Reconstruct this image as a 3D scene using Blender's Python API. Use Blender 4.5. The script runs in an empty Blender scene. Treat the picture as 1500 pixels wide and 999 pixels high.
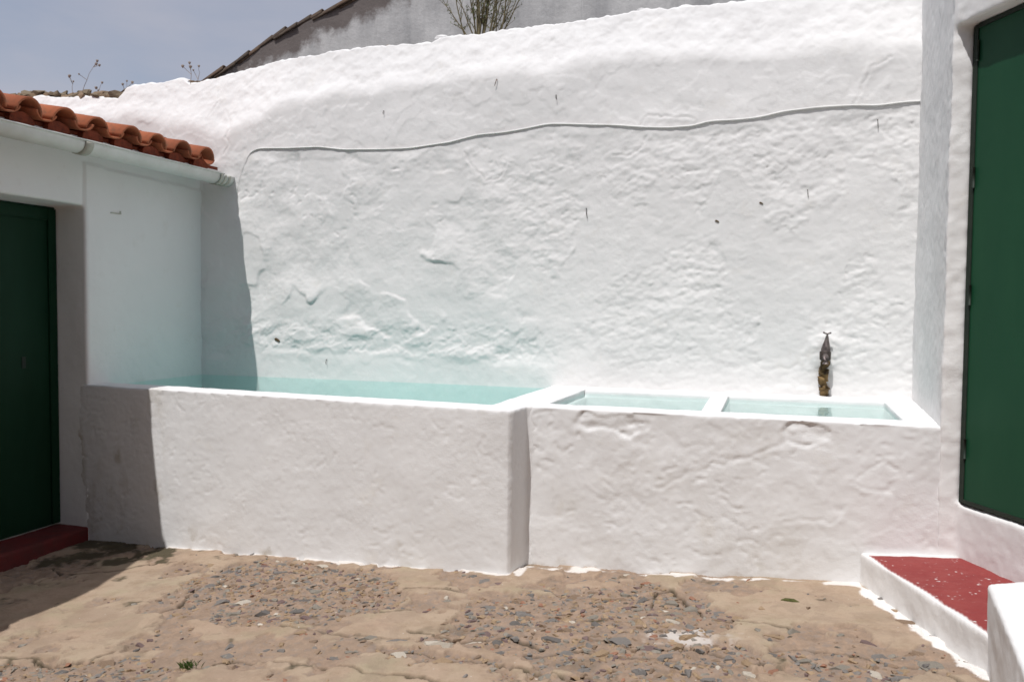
import bpy, bmesh, math, random
import numpy as np
from mathutils import Matrix, Vector

sc = bpy.context.scene
col = sc.collection
R = math.radians
rnd = random.Random(7)

# ------------------------------------------------------------------ camera
YAW, PITCH, ROLL, EYE = R(17.5), R(2.5), R(0.5), 1.55
fwd = Vector((-math.sin(YAW) * math.cos(PITCH), math.cos(YAW) * math.cos(PITCH), -math.sin(PITCH)))
r0 = fwd.cross(Vector((0, 0, 1))).normalized()
u0 = r0.cross(fwd)
cr = r0 * math.cos(ROLL) + u0 * math.sin(ROLL)
cu = u0 * math.cos(ROLL) - r0 * math.sin(ROLL)
cam_data = bpy.data.cameras.new("camera")
cam = bpy.data.objects.new("camera", cam_data)
col.objects.link(cam)
cam_data.sensor_width = 36.0
cam_data.lens = 28.8
cam_data.clip_start = 0.05
cam_data.clip_end = 500
m = Matrix.Identity(4)
for i in range(3):
    m[i][0], m[i][1], m[i][2] = cr[i], cu[i], -fwd[i]
m[2][3] = EYE
cam.matrix_world = m
sc.camera = cam

# ------------------------------------------------------------------ sun and sky
TO_SUN = Vector((-0.13, -0.50, 1.0)).normalized()
world = bpy.data.worlds.new("World")
sc.world = world
world.use_nodes = True
wn, wl = world.node_tree.nodes, world.node_tree.links
wn.clear()
sky = wn.new("ShaderNodeTexSky")
sky.sky_type = 'NISHITA'
sky.sun_disc = False
sky.sun_elevation = math.asin(TO_SUN.z)
sky.sun_rotation = math.atan2(TO_SUN.x, TO_SUN.y)
sky.air_density = 1.0
sky.dust_density = 1.6
sky.ozone_density = 1.0
wtc = wn.new("ShaderNodeTexCoord")
wmap = wn.new("ShaderNodeMapping")
wmap.inputs['Scale'].default_value = (1.0, 1.0, 3.0)
wnz = wn.new("ShaderNodeTexNoise")
wnz.inputs['Scale'].default_value = 2.2
wnz.inputs['Detail'].default_value = 6
wnz.inputs['Roughness'].default_value = 0.55
wramp = wn.new("ShaderNodeValToRGB")
wramp.color_ramp.elements[0].position = 0.32
wramp.color_ramp.elements[0].color = (0.45, 0.45, 0.45, 1)
wramp.color_ramp.elements[1].position = 0.66
wramp.color_ramp.elements[1].color = (1.0, 1.0, 1.0, 1)
wmix = wn.new("ShaderNodeMix")
wmix.data_type = 'RGBA'
wmix.inputs['B'].default_value = (4.25, 4.30, 4.95, 1)      # thin grey cloud veil
wbg = wn.new("ShaderNodeBackground")
wbg.inputs['Strength'].default_value = 0.105
wout = wn.new("ShaderNodeOutputWorld")
wl.new(wtc.outputs['Generated'], wmap.inputs['Vector'])
wl.new(wmap.outputs['Vector'], wnz.inputs['Vector'])
wl.new(wnz.outputs['Fac'], wramp.inputs['Fac'])
wl.new(wramp.outputs['Color'], wmix.inputs['Factor'])
wl.new(sky.outputs['Color'], wmix.inputs['A'])
wl.new(wmix.outputs['Result'], wbg.inputs['Color'])
wl.new(wbg.outputs['Background'], wout.inputs['Surface'])

sun_d = bpy.data.lights.new("sun", 'SUN')
sun_d.energy = 3.55
sun_d.angle = R(0.55)
sun_d.color = (1.0, 0.975, 0.95)
sun = bpy.data.objects.new("sun", sun_d)
col.objects.link(sun)
sun.location = (-2, -6, 12)
sun.rotation_euler = TO_SUN.to_track_quat('Z', 'Y').to_euler()

sc.view_settings.view_transform = 'Standard'
sc.view_settings.look = 'None'
sc.view_settings.gamma = 1
sc.view_settings.exposure = 0.05
sc.cycles.use_denoising = True
sc.cycles.filter_width = 1.6

# ------------------------------------------------------------------ noise
_rng = np.random.default_rng(3)
_perm = np.concatenate([_rng.permutation(256)] * 3)
_g = _rng.normal(size=(256, 3))
_g /= np.linalg.norm(_g, axis=1)[:, None]


def perlin(P, seed=0):
    P = P + seed * 17.31
    i = np.floor(P).astype(np.int64)
    f = P - i
    u = f * f * f * (f * (f * 6 - 15) + 10)
    i &= 255
    out = 0
    for a in (0, 1):
        wa = u[:, 0] if a else 1 - u[:, 0]
        pa = _perm[i[:, 0] + a]
        for b in (0, 1):
            wb = wa * (u[:, 1] if b else 1 - u[:, 1])
            pb = _perm[pa + i[:, 1] + b]
            for c in (0, 1):
                g = _g[_perm[pb + i[:, 2] + c]]
                d = g[:, 0] * (f[:, 0] - a) + g[:, 1] * (f[:, 1] - b) + g[:, 2] * (f[:, 2] - c)
                out = out + wb * (u[:, 2] if c else 1 - u[:, 2]) * d
    return out * 1.5


def fbm(P, freq, octv=4, seed=0, gain=0.5):
    s, a, t = 0, 1.0, 0
    for k in range(octv):
        s = s + a * perlin(P * (freq * 2 ** k), seed + k)
        t += a
        a *= gain
    return s / t * 1.4


def ridged(P, freq, octv=4, seed=0):
    s, a, t = 0, 1.0, 0
    for k in range(octv):
        s = s + a * (1 - np.abs(perlin(P * (freq * 2 ** k), seed + k)) * 2)
        t += a
        a *= 0.55
    return s / t


def sstep(x, a, b):
    t = np.clip((x - a) / (b - a), 0, 1)
    return t * t * (3 - 2 * t)


def flakes(P, freq, seed, levels=(-.3, -.1, .1, .3), w=.03, octv=4):
    n = fbm(P, freq, octv, seed, .55)
    s = 0
    for t in levels:
        s = s + sstep(n, t - w, t + w)
    return s / len(levels) - .5


def dents(S, freq, seed, thr=.74, w=.14):
    """sparse short crevices, 0..1"""
    return sstep(ridged(S, freq, 3, seed), thr, thr + w) * sstep(fbm(S, freq * .35, 3, seed + 5), .0, .16)


def seg_dist(X, Y, pts):
    d = np.full(X.shape, 9.0)
    for (x0, y0), (x1, y1) in zip(pts[:-1], pts[1:]):
        vx, vy = x1 - x0, y1 - y0
        t = np.clip(((X - x0) * vx + (Y - y0) * vy) / (vx * vx + vy * vy), 0, 1)
        d = np.minimum(d, np.hypot(X - x0 - t * vx, Y - y0 - t * vy))
    return d


def poly_sdf(X, Y, poly):
    """signed distance, negative inside"""
    d = seg_dist(X, Y, list(poly) + [poly[0]])
    ins = np.zeros(X.shape, bool)
    n = len(poly)
    for k in range(n):
        (x0, y0), (x1, y1) = poly[k], poly[(k + 1) % n]
        c = ((y0 > Y) != (y1 > Y)) & (X < (x1 - x0) * (Y - y0) / ((y1 - y0) or 1e-9) + x0)
        ins ^= c
    return np.where(ins, -d, d)


# ------------------------------------------------------------------ materials
class NT:
    def __init__(self, name):
        self.m = bpy.data.materials.new(name)
        self.m.use_nodes = True
        self.n, self.l = self.m.node_tree.nodes, self.m.node_tree.links
        self.b = self.n['Principled BSDF']
        self.out = self.n['Material Output']
        self.tc = self.n.new("ShaderNodeTexCoord")

    def node(self, t, **kw):
        x = self.n.new(t)
        for k, v in kw.items():
            setattr(x, k, v)
        return x

    def noise(self, scale, detail=5, rough=.55, vec=None, stretch=None, dist=0):
        x = self.n.new("ShaderNodeTexNoise")
        x.inputs['Scale'].default_value = scale
        x.inputs['Detail'].default_value = detail
        x.inputs['Roughness'].default_value = rough
        x.inputs['Distortion'].default_value = dist
        v = vec or self.tc.outputs['Object']
        if stretch:
            mp = self.n.new("ShaderNodeMapping")
            mp.inputs['Scale'].default_value = stretch
            self.l.new(v, mp.inputs['Vector'])
            v = mp.outputs['Vector']
        self.l.new(v, x.inputs['Vector'])
        return x.outputs['Fac']

    def voronoi(self, scale, feature='F1', out='Distance', rand=1):
        x = self.n.new("ShaderNodeTexVoronoi")
        x.feature = feature
        x.inputs['Scale'].default_value = scale
        x.inputs['Randomness'].default_value = rand
        self.l.new(self.tc.outputs['Object'], x.inputs['Vector'])
        return x.outputs[out]

    def ramp(self, fac, stops):
        x = self.n.new("ShaderNodeValToRGB")
        e = x.color_ramp.elements
        while len(e) < len(stops):
            e.new(.5)
        for k, (p, c) in enumerate(stops):
            e[k].position = p
            e[k].color = (*c, 1) if isinstance(c, tuple) else (c, c, c, 1)
        self.l.new(fac, x.inputs['Fac'])
        return x.outputs['Color']

    def mix(self, fac, a, b, mode='MIX'):
        x = self.n.new("ShaderNodeMix")
        x.data_type = 'RGBA'
        x.blend_type = mode
        for s, v in (('Factor', fac), ('A', a), ('B', b)):
            if isinstance(v, tuple):
                x.inputs[s].default_value = (*v, 1)
            elif isinstance(v, (int, float)):
                x.inputs[s].default_value = v
            else:
                self.l.new(v, x.inputs[s])
        return x.outputs['Result']

    def math(self, op, a, b=0.0):
        x = self.n.new("ShaderNodeMath")
        x.operation = op
        for k, v in enumerate((a, b)):
            if isinstance(v, (int, float)):
                x.inputs[k].default_value = v
            else:
                self.l.new(v, x.inputs[k])
        return x.outputs[0]

    def attr(self, name):
        x = self.n.new("ShaderNodeAttribute")
        x.attribute_name = name
        return x.outputs['Fac']

    def color(self, c):
        if isinstance(c, tuple):
            self.b.inputs['Base Color'].default_value = (*c, 1)
        else:
            self.l.new(c, self.b.inputs['Base Color'])

    def bump(self, h, strength, dist):
        x = self.n.new("ShaderNodeBump")
        x.inputs['Strength'].default_value = strength
        x.inputs['Distance'].default_value = dist
        self.l.new(h, x.inputs['Height'])
        self.l.new(x.outputs['Normal'], self.b.inputs['Normal'])
        return x

    def rough(self, r):
        if isinstance(r, (int, float)):
            self.b.inputs['Roughness'].default_value = r
        else:
            self.l.new(r, self.b.inputs['Roughness'])


def whitewash(name, base=(.785, .78, .775), stain=.18, stain_col=(.62, .55, .43), fine=.0025):
    t = NT(name)
    n1 = t.noise(1.3, 6, .6)
    n2 = t.noise(14, 5, .6)
    n3 = t.noise(4.5, 6, .65)
    c = t.mix(t.ramp(n1, [(.35, 0.0), (.7, 1.0)]), base, tuple(v * .94 for v in base))
    c = t.mix(t.math('MULTIPLY', t.ramp(n3, [(.60, 0.0), (.78, 1.0)]), stain), c, stain_col)
    c = t.mix(t.math('MULTIPLY', t.ramp(n2, [(.64, 0.0), (.74, 1.0)]), stain * .5), c, (.45, .42, .37))
    sa = t.math('MULTIPLY', t.attr('stain'), t.ramp(t.noise(9, 6, .7), [(.38, .15), (.62, 1.0)]))
    c = t.mix(sa, c, (.33, .27, .17))
    t.color(c)
    t.rough(.92)
    t.b.inputs['Specular IOR Level'].default_value = .2
    h = t.math('MULTIPLY', t.math('ADD', t.noise(30, 6, .6), t.math('MULTIPLY', t.noise(140, 4, .6), .3)), t.ramp(t.noise(2.2, 4, .6), [(.38, .15), (.66, 1.0)]))
    t.bump(h, .6, fine * 1.8)
    return t.m


M = {}
M['wash'] = whitewash("white_limewash")
M['wash_warm'] = whitewash("warm_white_limewash", (.772, .770, .772), .2)
M['wash_grey'] = whitewash("worn_white_limewash", (.775, .775, .77), .2, (.5, .46, .38))


def simple(name, c1, c2, scale=8, rough=.8, bump=.003, bscale=40, spec=.3, metal=0, detail=5):
    t = NT(name)
    t.color(t.mix(t.ramp(t.noise(scale, detail, .6), [(.35, 0.0), (.68, 1.0)]), c1, c2))
    t.rough(rough)
    t.b.inputs['Specular IOR Level'].default_value = spec
    t.b.inputs['Metallic'].default_value = metal
    if bump:
        t.bump(t.noise(bscale, 4, .6), .6, bump)
    return t.m


M['teal'] = simple("turquoise_tank_paint", (.33, .56, .555), (.40, .61, .605), 3, .6, .002)
M['pale_teal'] = simple("pale_aqua_basin_paint", (.58, .68, .67), (.64, .72, .71), 3, .6, .002)
M['gutter'] = simple("white_plastic_gutter", (.70, .71, .68), (.60, .61, .57), 5, .45, .0006, 30, .4)
M['gutter_joint'] = simple("grey_plastic_joint", (.50, .50, .44), (.36, .35, .29), 9, .55, .001, 30, .3)
M['rust'] = simple("rusty_iron", (.16, .07, .03), (.05, .03, .02), 40, .8, .004, 90, .3)
M['lime_crust'] = simple("ochre_lime_crust", (.26, .17, .075), (.035, .025, .016), 17, .85, .006, 60, .2)
M['brass'] = simple("tarnished_brass", (.20, .17, .16), (.09, .07, .07), 35, .45, .002, 60, .5, .7)
M['dark_iron'] = simple("dark_iron", (.035, .03, .028), (.07, .05, .04), 50, .6, .002, 80, .4, .3)
M['hole'] = simple("dark_debris", (.05, .035, .02), (.14, .09, .04), 60, .9, .003, 80)
M['cable'] = simple("painted_cable", (.76, .76, .745), (.62, .62, .60), 6, .7, .003, 50, .3)
M['stalk'] = simple("dry_stalk", (.26, .22, .20), (.34, .28, .23), 30, .9, 0)
M['bark'] = simple("shrub_bark", (.10, .085, .045), (.17, .14, .08), 30, .9, .002, 60)
M['leaf'] = simple("shrub_leaf", (.085, .12, .04), (.14, .15, .065), 20, .75, 0)
M['grass'] = simple("grass_blade", (.05, .10, .02), (.10, .13, .03), 20, .7, 0)
M['moss'] = simple("moss_cushion", (.06, .07, .02), (.12, .11, .04), 60, .95, .004, 120)
M['shade_block'] = simple('ochre_shade_block', (.22, .18, .13), (.16, .13, .10), 2, .95, .01, 12, .2)  # only for the added unseen blocks, kept dark to bounce less light
M['dull_red'] = simple('dull_red_paint', (.15, .025, .024), (.10, .03, .028), 9, .8, .004, 30, .2)
M['wall_stone'] = simple("lichened_rubble", (.26, .20, .14), (.15, .13, .09), 14, .95, .012, 40, .2)
M['mud'] = simple("crumbling_mud_mortar", (.30, .21, .14), (.20, .15, .10), 9, .95, .01, 40, .2)


def tile_mat(name, a, b, c, lich):
    t = NT(name)
    info = t.node("ShaderNodeObjectInfo")
    v = t.mix(info.outputs['Random'], a, b)
    v = t.mix(t.math('MULTIPLY', t.ramp(t.noise(16, 6, .65), [(.48, 0.0), (.72, 1.0)]), lich), v, c)
    t.color(v)
    t.rough(.9)
    t.b.inputs['Specular IOR Level'].default_value = .2
    t.bump(t.noise(70, 4, .6), .5, .003)
    return t.m


M['tile'] = tile_mat("terracotta_tile", (.48, .155, .075), (.34, .115, .062), (.17, .10, .065), .75)
M['old_tile'] = tile_mat("blackened_old_tile", (.10, .065, .045), (.055, .042, .035), (.17, .15, .11), .6)
M['mortar'] = simple("red_clay_bedding", (.30, .075, .04), (.16, .05, .03), 22, .95, .008, 60, .2)


def door_paint(name, a, b, rough):
    t = NT(name)
    n = t.noise(5, 6, .6, stretch=(1, 1, .25))
    t.color(t.mix(t.ramp(n, [(.4, 0.0), (.7, 1.0)]), a, b))
    t.rough(rough)
    t.b.inputs['Specular IOR Level'].default_value = .14
    t.bump(t.noise(7, 3, .5), .25, .004)
    return t.m


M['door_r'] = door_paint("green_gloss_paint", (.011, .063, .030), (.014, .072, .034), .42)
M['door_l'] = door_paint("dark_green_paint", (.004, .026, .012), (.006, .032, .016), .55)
M['door_edge'] = simple("blackened_green_edge", (.012, .022, .016), (.02, .03, .02), 20, .6, .001)

# red painted tread with flecks of limewash
t = NT("red_floor_paint")
n = t.noise(7, 6, .65)
c = t.mix(t.ramp(n, [(.35, 0.0), (.72, 1.0)]), (.225, .026, .025), (.27, .045, .040))
fl = t.math('MULTIPLY', t.ramp(t.voronoi(36), [(.0, 1.0), (.12, 1.0), (.30, 0.0)]),
            t.ramp(t.noise(9, 5, .7), [(.54, 0.0), (.60, 1.0)]))
fl = t.math('MAXIMUM', fl, t.math('MULTIPLY', t.ramp(t.noise(55, 5, .7), [(.66, 0.0), (.70, .9)]), t.ramp(t.noise(4, 4, .6), [(.50, 0.0), (.58, 1.0)])))
c = t.mix(fl, c, (.72, .68, .66))
c = t.mix(t.math('MULTIPLY', t.ramp(t.noise(30, 5, .7), [(.60, 0.0), (.75, 1.0)]), .35), c, (.50, .22, .19))
c = t.mix(t.attr('bare'), c, (.80, .79, .78))
t.color(c)
t.rough(.7)
t.bump(t.noise(30, 5, .6), .4, .006)
M['red'] = t.m

# weathered render of the gable behind
t = NT("weathered_grey_render")
st = t.noise(2.4, 7, .62, stretch=(1.0, 1.0, .22))
sp = t.noise(5, 7, .7)
c = t.mix(t.ramp(st, [(.42, 0.0), (.70, 1.0)]), (.47, .465, .46), (.25, .25, .255))
c = t.mix(t.ramp(t.math('ADD', t.attr('soot'), t.math('MULTIPLY', t.math('SUBTRACT', sp, .5), 1.6)),
                 [(.38, 0.0), (.80, .92)]), c, (.105, .085, .078))
c = t.mix(t.ramp(t.noise(6, 7, .7, stretch=(1.6, 1, .12)), [(.60, 0.0), (.74, .75)]), c, (.09, .09, .095))
t.color(c)
t.rough(.95)
t.bump(t.noise(9, 7, .65), .6, .02)
M['gable'] = t.m

# courtyard floor: worn cement crust over an eroded earth and stone bed
t = NT("worn_cement_floor")
er, pa, mo, ck = t.attr('eroded'), t.attr('lime'), t.attr('moss'), t.attr('crack')
n1, n2, n3 = t.noise(1.6, 6, .6), t.noise(7, 7, .68), t.noise(45, 5, .65)
c = t.mix(t.ramp(n1, [(.35, 0.0), (.66, 1.0)]), (.385, .28, .205), (.40, .315, .230))
c = t.mix(t.math('MULTIPLY', t.ramp(n2, [(.46, 0.0), (.70, 1.0)]), .6), c, (.25, .175, .115))
c = t.mix(t.math('MULTIPLY', t.ramp(t.noise(2.7, 6, .6), [(.52, 0.0), (.68, 1.0)]), .55), c, (.33, .29, .19))
bed = t.mix(t.ramp(t.noise(16, 7, .72), [(.36, 0.0), (.62, 1.0)]), (.36, .255, .185), (.24, .175, .13))
bed = t.mix(t.ramp(t.voronoi(34, out='Color'), [(.55, 0.0), (.8, .35)]), bed, (.22, .20, .19))
c = t.mix(er, c, bed)
c = t.mix(t.math('MULTIPLY', t.ramp(n3, [(.60, 0.0), (.74, 1.0)]), .4), c, (.16, .12, .085))
c = t.mix(t.math('MULTIPLY', t.ramp(t.noise(3.4, 6, .7, dist=.8), [(.50, 0.0), (.56, 1.0)]), .35), c, (.27, .20, .15))
c = t.mix(t.ramp(t.voronoi(11), [(.03, .8), (.05, 0.0)]), c, (.52, .47, .41))
c = t.mix(t.math('MULTIPLY', mo, .9), c, (.060, .052, .030))
c = t.mix(t.math('MULTIPLY', ck, .95), c, (.045, .035, .02))
c = t.mix(pa, c, (.74, .71, .68))
t.color(c)
t.rough(.93)
t.b.inputs['Specular IOR Level'].default_value = .2
t.bump(t.math('ADD', n3, t.math('MULTIPLY', t.noise(130, 4, .7), .6)), .7, .006)
M['floor'] = t.m

stone_cols = [((.175, .160, .148), (.105, .098, .092)), ((.225, .205, .19), (.15, .14, .13)), ((.27, .19, .13), (.17, .12, .085)),
              ((.20, .14, .13), (.13, .09, .085)), ((.36, .26, .17), (.26, .18, .11)), ((.54, .49, .42), (.42, .37, .30)),
              ((.28, .25, .21), (.18, .165, .14)), ((.34, .17, .11), (.22, .12, .08))]
SM = [simple("stone_%d" % k, a, b, 30, .9, .004, 90, .25) for k, (a, b) in enumerate(stone_cols)]


def water_mat(name, tint, bump):
    t = NT(name)
    t.n.remove(t.b)
    tr = t.node("ShaderNodeBsdfTransparent")
    tr.inputs['Color'].default_value = (*tint, 1)
    gl = t.node("ShaderNodeBsdfGlossy")
    gl.inputs['Roughness'].default_value = .03
    gl.inputs['Color'].default_value = (.93, 1.0, .985, 1)
    fr = t.node("ShaderNodeFresnel")
    fr.inputs['IOR'].default_value = 1.33
    bp = t.node("ShaderNodeBump")
    bp.inputs['Strength'].default_value = .25
    bp.inputs['Distance'].default_value = bump
    t.l.new(t.noise(5, 3, .5), bp.inputs['Height'])
    for x in (gl, fr):
        t.l.new(bp.outputs['Normal'], x.inputs['Normal'])
    mx = t.node("ShaderNodeMixShader")
    t.l.new(fr.outputs['Fac'], mx.inputs['Fac'])
    t.l.new(tr.outputs[0], mx.inputs[1])
    t.l.new(gl.outputs[0], mx.inputs[2])
    t.l.new(mx.outputs[0], t.out.inputs['Surface'])
    return t.m


M['water'] = water_mat("tank_water", (.74, .94, .92), .01)
M['water_pale'] = water_mat("basin_water", (.93, .985, .98), .008)


# ------------------------------------------------------------------ objects
def put(o, parent=None, label=None, cat=None, group=None, kind=None):
    if o.name not in col.objects:
        col.objects.link(o)
    if parent is not None:
        o.parent = parent
        if parent.type == 'EMPTY':
            o.matrix_parent_inverse = Matrix.Translation(-parent.location)
    for k, v in (('label', label), ('category', cat), ('group', group), ('kind', kind)):
        if v:
            o[k] = v
    return o


def thing(name, loc, label, cat, group=None):
    o = bpy.data.objects.new(name, None)
    o.empty_display_size = .1
    o.location = loc
    return put(o, None, label, cat, group)


def mesh(name, v, f, mats, smooth=True, idx=None):
    me = bpy.data.meshes.new(name)
    v = np.asarray(v, dtype=np.float64)
    me.from_pydata(v.tolist(), [], f if isinstance(f, list) else f.tolist())
    for mt in (mats if isinstance(mats, (list, tuple)) else [mats]):
        me.materials.append(mt)
    me.polygons.foreach_set('use_smooth', [smooth] * len(me.polygons))
    if idx is not None:
        me.polygons.foreach_set('material_index', np.asarray(idx, dtype=np.int32))
    me.update()
    return me


def part(name, me, parent=None, **kw):
    return put(bpy.data.objects.new(name, me), parent, **kw)


def grid_faces(ny, nx):
    a = np.arange(ny * nx).reshape(ny, nx)
    return np.stack([a[:-1, :-1], a[:-1, 1:], a[1:, 1:], a[1:, :-1]], -1).reshape(-1, 4)


def prism(v, f, plan, z0, z1):
    """closed prism; z0 / z1 numbers or one value per corner"""
    b = len(v)
    n = len(plan)
    area = sum(plan[k][0] * plan[(k + 1) % n][1] - plan[(k + 1) % n][0] * plan[k][1] for k in range(n))
    if area < 0:
        plan = plan[::-1]
        z0 = z0[::-1] if isinstance(z0, (list, tuple)) else z0
        z1 = z1[::-1] if isinstance(z1, (list, tuple)) else z1
    for z in (z0, z1):
        for k, (x, y) in enumerate(plan):
            v.append((x, y, z[k] if isinstance(z, (list, tuple)) else z))
    f.append([b + k for k in range(n)][::-1])
    f.append([b + n + k for k in range(n)])
    for k in range(n):
        j = (k + 1) % n
        f.append([b + k, b + j, b + n + j, b + n + k])


def rect(x0, x1, y0, y1):
    return [(x0, y0), (x1, y0), (x1, y1), (x0, y1)]


def plaster(name, prisms, voxel, disp, mats, paint=None, parent=None, smooth_it=2, **kw):
    """overlapping prisms fused into one skin, edges worn round, then roughened along the normals"""
    v, f = [], []
    for p in prisms:
        prism(v, f, *p)
    tmp = bpy.data.objects.new("tmp", mesh("tmp", v, f, []))
    col.objects.link(tmp)
    rm = tmp.modifiers.new("r", 'REMESH')
    rm.mode = 'VOXEL'
    rm.voxel_size = voxel
    sm = tmp.modifiers.new("s", 'SMOOTH')
    sm.iterations = smooth_it
    sm.factor = .5
    dg = bpy.context.evaluated_depsgraph_get()
    me = bpy.data.meshes.new_from_object(tmp.evaluated_get(dg))
    bpy.data.objects.remove(tmp)
    me.name = name
    n = len(me.vertices)
    P = np.empty(n * 3)
    N = np.empty(n * 3)
    me.vertices.foreach_get('co', P)
    me.vertices.foreach_get('normal', N)
    P, N = P.reshape(-1, 3), N.reshape(-1, 3)
    P2 = P + N * disp(P, N)[:, None]
    me.vertices.foreach_set('co', P2.ravel())
    me.materials.clear()
    for mt in (mats if isinstance(mats, list) else [mats]):
        me.materials.append(mt)
    nf = len(me.polygons)
    if paint:
        c = np.empty(nf * 3)
        nn = np.empty(nf * 3)
        me.polygons.foreach_get('center', c)
        me.polygons.foreach_get('normal', nn)
        me.polygons.foreach_set('material_index', paint(c.reshape(-1, 3), nn.reshape(-1, 3)).astype(np.int32))
    else:
        me.polygons.foreach_set('material_index', np.zeros(nf, np.int32))
    me.polygons.foreach_set('use_smooth', [True] * nf)
    me.update()
    return part(name, me, parent, **kw)


def tube(pts, rad, seg=8, cap=True):
    """tube along points, radius per point"""
    pts = [Vector(p) for p in pts]
    if not isinstance(rad, (list, tuple)):
        rad = [rad] * len(pts)
    v, f = [], []
    up = Vector((0.13, .29, .95))
    for k, p in enumerate(pts):
        d = (pts[min(k + 1, len(pts) - 1)] - pts[max(k - 1, 0)]).normalized()
        a = d.cross(up)
        if a.length < .05:
            a = d.cross(Vector((1, 0, 0)))
        a.normalize()
        b = d.cross(a)
        for s in range(seg):
            w = 2 * math.pi * s / seg
            v.append(tuple(p + (a * math.cos(w) + b * math.sin(w)) * rad[k]))
    for k in range(len(pts) - 1):
        for s in range(seg):
            s2 = (s + 1) % seg
            f.append([k * seg + s, k * seg + s2, (k + 1) * seg + s2, (k + 1) * seg + s])
    if cap:
        f.append(list(range(seg)))
        f.append([(len(pts) - 1) * seg + s for s in range(seg)][::-1])
    return v, f


def join(*vf):
    V, F = [], []
    for v, f in vf:
        b = len(V)
        V += [tuple(p) for p in v]
        F += [[i + b for i in q] for q in f]
    return V, F


def boxvf(x0, x1, y0, y1, z0, z1):
    v, f = [], []
    prism(v, f, rect(x0, x1, y0, y1), z0, z1)
    return v, f


# ------------------------------------------------------------------ ground
GZ = lambda X: .055 * (np.clip(X, -7, 1.5) + 1.4)


def axis(a, b, step, lo, hi):
    core = np.arange(a, b, step)
    n1 = lo + (a - lo) * (1 - np.linspace(1, 0, 26)[:-1] ** 2.6)
    n2 = b + (hi - b) * np.linspace(0, 1, 26)[1:] ** 2.6
    return np.concatenate([n1, core, [b], n2])


gx = axis(-4.8, 1.15, .0075, -40, 40)
gy = axis(2.55, 4.75, .0075, -40, 40)
GX, GY = np.meshgrid(gx, gy)
X, Y = GX.ravel(), GY.ravel()
P = np.stack([X, Y, np.zeros_like(X)], 1)
wx, wy = X + .07 * fbm(P, 3.0, 4, 11), Y + .07 * fbm(P, 3.0, 4, 12)
E1 = [(-2.97, 3.5), (-3.26, 4.0), (-3.32, 4.42), (-2.98, 4.58), (-2.4, 4.46), (-1.94, 4.24), (-1.79, 3.82), (-2.1, 3.61), (-2.4, 3.46)]
E2 = [(-3.6, 2.80), (-3.2, 2.90), (-2.95, 2.93), (-2.62, 3.0), (-2.43, 2.97), (-2.39, 2.81), (-2.6, 2.4), (-3.6, 2.3)]
E3 = [(-1.47, 4.1), (-1.12, 4.2), (-.61, 4.45), (-.42, 4.33), (-.11, 4.0), (-.17, 3.77), (.03, 3.55), (.0, 3.25), (-.72, 3.24), (-1.02, 3.36), (-1.5, 3.46)]
E4 = [(.05, 3.62), (.55, 3.72), (.72, 3.6), (.5, 3.45), (.1, 3.4)]
E5 = [(-1.7, 3.38), (-.9, 3.30), (-.3, 3.18), (-.3, 3.08), (-1.2, 3.2), (-1.75, 3.28)]
E6 = [(-4.7, 4.1), (-4.25, 4.35), (-4.0, 4.1), (-4.25, 3.85), (-4.6, 3.8)]
sd = np.full(X.shape, 9.0)
for e in (E1, E2, E3, E4, E5, E6):
    sd = np.minimum(sd, poly_sdf(wx, wy, e))
sd = sd + .15 * fbm(P, 6, 5, 21, .6)
core = sstep(-sd, -.008, .008)
patch = sstep(fbm(P, 3.4, 5, 31), .07, .13) * .9
eroded = np.clip(np.maximum(core, patch * sstep(-sd, -.8, -.2)), 0, 1)
cracks = [
    [(-2.38, 2.98), (-2.31, 3.07), (-2.09, 3.11), (-1.875, 3.10), (-1.71, 3.116), (-1.59, 3.07), (-1.41, 3.08), (-1.24, 3.05), (-.95, 3.02)],
    [(-3.08, 3.53), (-3.03, 3.64), (-3.11, 3.84), (-3.08, 3.98), (-3.03, 4.1)],
    [(-3.6, 2.84), (-3.26, 2.89), (-3.09, 2.87), (-2.94, 2.93), (-2.91, 3.04)],
    [(-.53, 4.06), (-.55, 4.31), (-.47, 4.40), (-.41, 4.26), (-.28, 4.05)],
    [(-4.24, 3.82), (-4.2, 3.99), (-4.07, 4.04), (-3.9, 4.12), (-3.82, 4.26), (-3.66, 4.36)],
    [(-4.62, 3.9), (-4.42, 4.12), (-4.2, 3.99)],
    [(-1.9, 3.75), (-1.72, 3.80), (-1.6, 3.83)],
    [(-.2, 3.98), (.0, 3.96), (.12, 3.90)],
    [(-1.5, 3.33), (-1.1, 3.27), (-.75, 3.22), (-.3, 3.2)],
    [(.05, 3.66), (.3, 3.70), (.62, 3.60), (.75, 3.45)],
    [(-1.0, 3.42), (-.8, 3.47), (-.62, 3.44), (-.45, 3.5), (-.2, 3.46), (.0, 3.52)],
    [(-.75, 3.62), (-.55, 3.57), (-.35, 3.62), (-.15, 3.58)],
    [(-1.62, 3.55), (-1.35, 3.5), (-1.1, 3.56), (-.95, 3.5)],
    [(-1.9, 4.1), (-1.75, 4.14), (-1.55, 4.1)],
    [(-2.3, 3.5), (-1.95, 3.44), (-1.6, 3.46)],
]
cx, cy = X + .022 * fbm(P, 14, 3, 41), Y + .022 * fbm(P, 14, 3, 42)
cd = np.full(X.shape, 9.0)
for c in cracks:
    cd = np.minimum(cd, seg_dist(cx, cy, c))
wid = .0085 + .008 * fbm(P, 6, 2, 43)
crack = 1 - sstep(cd, wid * .6, wid + .004)
lip = (1 - sstep(cd, .0, .10)) * sstep(Y - (3.08), -.4, .0) * 0
fine = np.maximum(np.abs(X + 1.8) - 3.1, np.abs(Y - 3.65) - 1.15) < .05
rub = flakes(P, 4.6, 51, (-.25, -.1, .05, .2, .35), .012, 5)
bumpy = ridged(P, 11, 3, 53) - .5
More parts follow.
